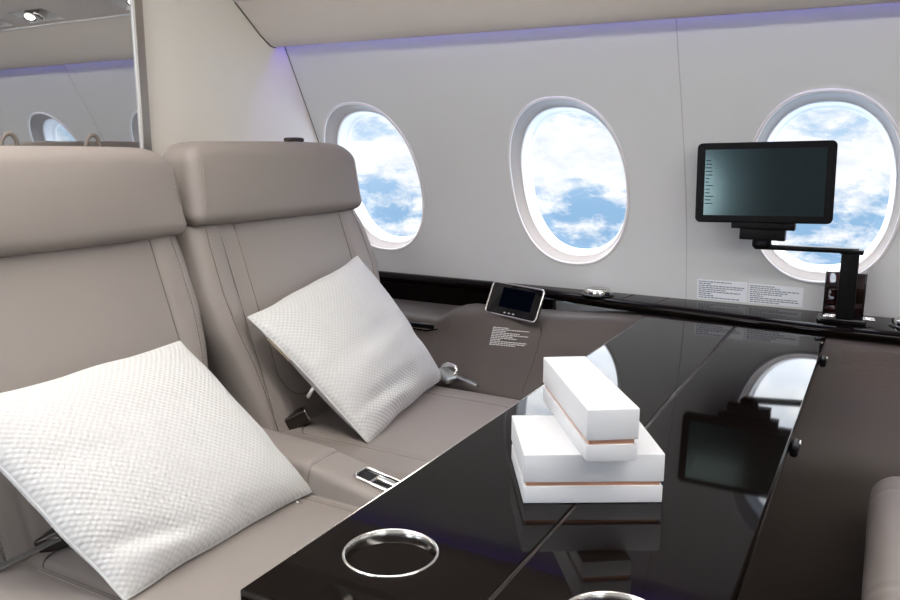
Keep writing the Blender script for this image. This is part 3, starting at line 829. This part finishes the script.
# ---------------------------------------------------------------- pillows
def pillow(label, TL, T, Rr, B, thick, sd, nout, group='white textured pillows on the seats', zipa=0):
    TL, T, Rr, B = map(Vector, (TL, T, Rr, B))
    c = (TL + T + Rr + B) / 4
    n = (T - TL).cross(B - TL).normalized()
    if n.dot(Vector(nout)) < 0: n = -n
    N = 64; mb = MB(); uvs = []
    base = lambda u, v: (TL * (1 - u) + T * u) * (1 - v) + (B * (1 - u) + Rr * u) * v
    def P(u, v, side):
        a, b = 2 * u - 1, 2 * v - 1
        # edges pulled in between the corners, ears left out
        pin = .012
        ua = u - a * pin * (1 - b * b) * 1.0 * abs(a) ** 2; vb = v - b * pin * (1 - a * a) * abs(b) ** 2
        nz = noise.noise(Vector((a * 1.3 + sd, b * 1.3, sd)))
        eu = .012 * noise.noise(Vector((b * 2.2 + sd * 3, a * .5, 1))) * abs(a) ** 3
        ev = .012 * noise.noise(Vector((a * 2.2 - sd * 2, b * .5, 4))) * abs(b) ** 3
        p = base(ua + eu, vb + ev)
        pr = (max(0, 1 - abs(a) ** 2.6) * max(0, 1 - abs(b) ** 2.6)) ** .52
        # folds running in from corners and edges
        d = 1 + .14 * nz
        w = 0
        for (fa, fb, ang, amp, wid, ln) in FOLDS[sd]:
            ca, sa = math.cos(ang), math.sin(ang); s_ = (a - fa) * ca + (b - fb) * sa; q = -(a - fa) * sa + (b - fb) * ca
            w += amp * math.exp(-(q / wid) ** 2) * math.exp(-(s_ / ln) ** 2)
        off = thick * pr * d + (w * min(1, pr * 1.6) if side > 0 else 0)
        off += .0012 * noise.noise(Vector((a * 5, b * 5, sd + 9))) * min(1, pr * 2)
        return p + n * (side * off)
    idx = {}
    for side in (1, -1):
        for i in range(N + 1):
            for j in range(N + 1):
                edge = i in (0, N) or j in (0, N)
                if side < 0 and edge: idx[(side, i, j)] = idx[(1, i, j)]; continue
                # cosine spacing gives a round edge
                u = .5 - .5 * math.cos(math.pi * i / N); v = .5 - .5 * math.cos(math.pi * j / N)
                idx[(side, i, j)] = len(mb.v); mb.v.append(tuple(P(u, v, side))); uvs.append((u, v))
        for i in range(N):
            for j in range(N):
                q = (idx[(side, i, j)], idx[(side, i + 1, j)], idx[(side, i + 1, j + 1)], idx[(side, i, j + 1)])
                mb.f.append(q if side > 0 else tuple(reversed(q)))
    low = min(mb.v, key=lambda p: p[2])
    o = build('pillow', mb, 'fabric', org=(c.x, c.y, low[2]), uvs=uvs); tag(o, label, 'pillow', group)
    # welt along the edge
    E = []
    cs = lambda i: .5 - .5 * math.cos(math.pi * i / N)
    for i in range(N): E.append(P(cs(i), 0, 1))
    for i in range(N): E.append(P(1, cs(i), 1))
    for i in range(N, 0, -1): E.append(P(cs(i), 1, 1))
    for i in range(N, 0, -1): E.append(P(0, cs(i), 1))
    E2 = [E[0]]
    for p in E[1:]:
        if (p - E2[-1]).length > .003: E2.append(p)
    w = build('edge_welt', tube(E2, .0022, 6, True), 'box', o, smooth=True); w.data.materials[0] = MAT['weltm']
    return o, P, n, base
MAT['weltm'] = pb('white_welt', (.66, .657, .648), .85, spec=.15)
FOLDS = {
    1: [(-.70, .66, .35, -.011, .09, .30), (-.60, .84, .30, .007, .09, .30), (-.10, -.35, .20, -.004, .14, .5), (.15, .97, 1.3, -.016, .07, .16), (.90, .50, -.5, -.006, .12, .25), (-.60, -.15, .3, -.005, .11, .35), (.3, .2, .5, -.003, .16, .5)],
    2: [(-.10, .02, -.02, -.006, .11, .6), (-.20, .20, .0, .005, .11, .6), (-.40, .66, .05, -.011, .09, .45), (-.30, .82, .10, .007, .09, .4), (.90, .30, -.3, -.007, .11, .25), (.45, -.5, .5, -.003, .14, .4)],
}
p1, P1, n1, _ = pillow('white textured pillow on the seat nearest the camera, larger in view', (-1.105, .575, -.352), (-1.115, 1.008, -.352), (-.868, 1.068, -.612), (-.868, .658, -.612), .062, 1, (1, -.6, .6))
p2, P2, n2, _ = pillow('white textured pillow on the window seat, leaning against its backrest', (-1.125, 1.198, -.342), (-1.150, 1.62, -.268), (-.975, 1.748, -.588), (-.900, 1.292, -.601), .060, 2, (1, -.6, .6))
# woven tags and zip pullers at the pillow edges
def side_bits(p, P, n, v0, v1, zp):
    a, b = P(0, v0, 1), P(0, v1, 1); d = (b - a).normalized(); q = n.cross(d).normalized()
    mid = (P(.3, .5, 1) - a); q = q if q.dot(mid) < 0 else -q
    mb = MB(); th = n * .0012
    v = [a, b, b + q * .006, a + q * .006]; mb.v = [tuple(x + th - n * .003) for x in v] + [tuple(x - th - n * .003) for x in v]
    mb.f = [(0, 1, 2, 3), (7, 6, 5, 4), (0, 4, 5, 1), (1, 5, 6, 2), (2, 6, 7, 3), (3, 7, 4, 0)]
    build('woven_tag', mb, 'tag', p, smooth=False)
side_bits(p2, P2, n2, .16, .34, .4); side_bits(p1, P1, n1, .10, .24, .4)
e = P2(0, .55, 1); build('zip_puller', tube([tuple(e - n2 * .012), tuple(e - n2 * .026 + Vector((-.002, -.004, -.012)))], .004, 8), 'weltm', p2)
e = P1(.88, 1, 1); build('zip_puller', tube([tuple(e), tuple(e + Vector((.014, .0, -.006)))], .0016, 8), 'chrome', p1)

# ---------------------------------------------------------------- mirror on the bulkhead
dl = R(-1.35); mx0, my0 = -1.578, 1.351
nm = Vector((math.cos(dl), math.sin(dl), 0)); um = Vector((-math.sin(dl), math.cos(dl), 0))
t = thing('wall_mirror', 'tall tinted mirror in a brushed steel edge strip on the rear bulkhead', 'mirror', (mx0, .9, -.55))
q = lambda a, d, z: tuple(Vector((mx0, my0, z)) + um * a + nm * d)
def slabm(a0, a1, d0, d1, z0, z1):
    mb = MB(); mb.v = [q(a0, d0, z0), q(a1, d0, z0), q(a1, d1, z0), q(a0, d1, z0), q(a0, d0, z1), q(a1, d0, z1), q(a1, d1, z1), q(a0, d1, z1)]
    mb.f = [(3, 2, 1, 0), (4, 5, 6, 7), (0, 1, 5, 4), (1, 2, 6, 5), (2, 3, 7, 6), (3, 0, 4, 7)]; return mb
build('mirror_glass', slabm(-1.0, -.009, -.004, 0, -.55, .475), 'mirror', t, smooth=False)
build('edge_strip', slabm(-.004, .018, -.016, .005, -.55, .47), 'brushed', t, smooth=False)
build('edge_bevel', slabm(-.010, -.004, -.012, .004, -.55, .47), 'rim', t, smooth=False)

# ---------------------------------------------------------------- sky outside: brightened above for fill light, clouds and blue sea-sky below
w = bpy.data.worlds.new('sky'); bpy.context.scene.world = w; w.use_nodes = True; t = w.node_tree; N_ = t.nodes; L = t.links
bg = N_['Background']; tc = N_.new('ShaderNodeTexCoord')
def mp(scale, loc=(0, 0, 0)):
    m = N_.new('ShaderNodeMapping'); m.inputs['Scale'].default_value = scale; m.inputs['Location'].default_value = loc; L.new(tc.outputs['Generated'], m.inputs['Vector']); return m.outputs[0]
def nz(scale, detail, vec, rough=.6, dist=0.):
    n = N_.new('ShaderNodeTexNoise'); n.inputs['Scale'].default_value = scale; n.inputs['Detail'].default_value = detail; n.inputs['Roughness'].default_value = rough; n.inputs['Distortion'].default_value = dist; L.new(vec, n.inputs['Vector']); return n.outputs['Fac']
def mth(op, a, b=None, c=None):
    n = N_.new('ShaderNodeMath'); n.operation = op
    for i, v in enumerate((a, b, c)):
        if v is None: continue
        if isinstance(v, (int, float)): n.inputs[i].default_value = v
        else: L.new(v, n.inputs[i])
    return n.outputs[0]
def ramp(fac, els, interp_='LINEAR'):
    r = N_.new('ShaderNodeValToRGB'); cr = r.color_ramp; cr.interpolation = interp_
    while len(cr.elements) < len(els): cr.elements.new(.5)
    for e, (p, c) in zip(cr.elements, els): e.position = p; e.color = (*c, 1) if len(c) == 3 else c
    L.new(fac, r.inputs[0]); return r.outputs[0]
sx = N_.new('ShaderNodeSeparateXYZ'); L.new(tc.outputs['Generated'], sx.inputs[0]); z = sx.outputs[2]
warp = nz(3.0, 3, mp((1, 1, 1), (3, 1, 0)))
zz = mth('ADD', z, mth('MULTIPLY', mth('SUBTRACT', warp, .5), .05))
g = lambda v: (v, v, v)
bias = ramp(mth('MULTIPLY_ADD', zz, 2.0, .5), [(.0, g(.35)), (.24, g(.42)), (.33, g(.34)), (.40, g(.28)), (.43, g(.60)), (.50, g(.68)), (.545, g(.56)), (.60, g(.42)), (.8, g(.4)), (1., g(.45))])
cl = mth('ADD', mth('MULTIPLY', nz(13.0, 10, mp((1, 1, 2.0), (.7, .3, 1.1)), .66, .15), 1.9), -.88)
dens = mth('ADD', bias, cl)
cov = ramp(dens, [(.36, g(0)), (.60, g(1))])
blue = ramp(mth('MULTIPLY_ADD', z, 2.0, .5), [(.0, (.20, .38, .62)), (.36, (.31, .52, .78)), (.5, (.46, .66, .88)), (.75, (.72, .80, .92)), (1., (.78, .84, .93))])
cc_ = ramp(nz(22, 6, mp((1, 1, 2.2))), [(.3, (.78, .84, .92)), (.6, (1.05, 1.06, 1.08))])
mx = N_.new('ShaderNodeMix'); mx.data_type = 'RGBA'; L.new(cov, mx.inputs['Factor']); L.new(blue, mx.inputs['A']); L.new(cc_, mx.inputs['B'])
L.new(mx.outputs['Result'], bg.inputs['Color'])
stren = ramp(mth('MULTIPLY_ADD', z, .5, .5), [(.0, g(.9)), (.30, g(.9)), (.43, g(.150)), (.545, g(.150)), (.59, g(.85)), (.66, g(.8)), (.76, g(.52)), (1., g(.55))])  # strength raised above and below the visible band to light reveals and reflections
# sky behind the camera raised far brighter, added fill for the window wall
side_ = ramp(mth('MULTIPLY_ADD', sx.outputs[1], -.5, .5), [(.0, g(.12)), (.45, g(.12)), (.62, g(1.)), (1., g(1.))])
L.new(mth('ADD', mth('MULTIPLY', stren, 6.2), mth('MULTIPLY', mth('SUBTRACT', side_, .12), 13.0)), bg.inputs['Strength'])

# ---------------------------------------------------------------- camera
f, pitch, yaw, roll = 794.5, R(10.83), R(28.68), R(.256)
fw = Vector((-math.sin(yaw) * math.cos(pitch), math.cos(yaw) * math.cos(pitch), -math.sin(pitch)))
rt = Vector((math.cos(yaw), math.sin(yaw), 0)); up = rt.cross(fw)
rt2 = rt * math.cos(roll) + up * math.sin(roll); up2 = -rt * math.sin(roll) + up * math.cos(roll)
cam = bpy.data.cameras.new('camera'); co = bpy.data.objects.new('camera', cam); C.objects.link(co)
cam.sensor_width = 36; cam.lens = f / 900 * 36; cam.clip_start = .02
co.matrix_world = Matrix.Translation((0, 0, H0)) @ Matrix((rt2, up2, -fw)).transposed().to_4x4()
sc = bpy.context.scene; sc.camera = co
sc.view_settings.view_transform = 'Standard'; sc.view_settings.look = 'None'; sc.view_settings.gamma = 1; sc.view_settings.use_curve_mapping = False
sc.view_settings.exposure = 0.25
sc.cycles.max_bounces = 10; sc.cycles.transparent_max_bounces = 12; sc.cycles.glossy_bounces = 6
sc.cycles.sample_clamp_indirect = 6
sc.cycles.use_denoising = True
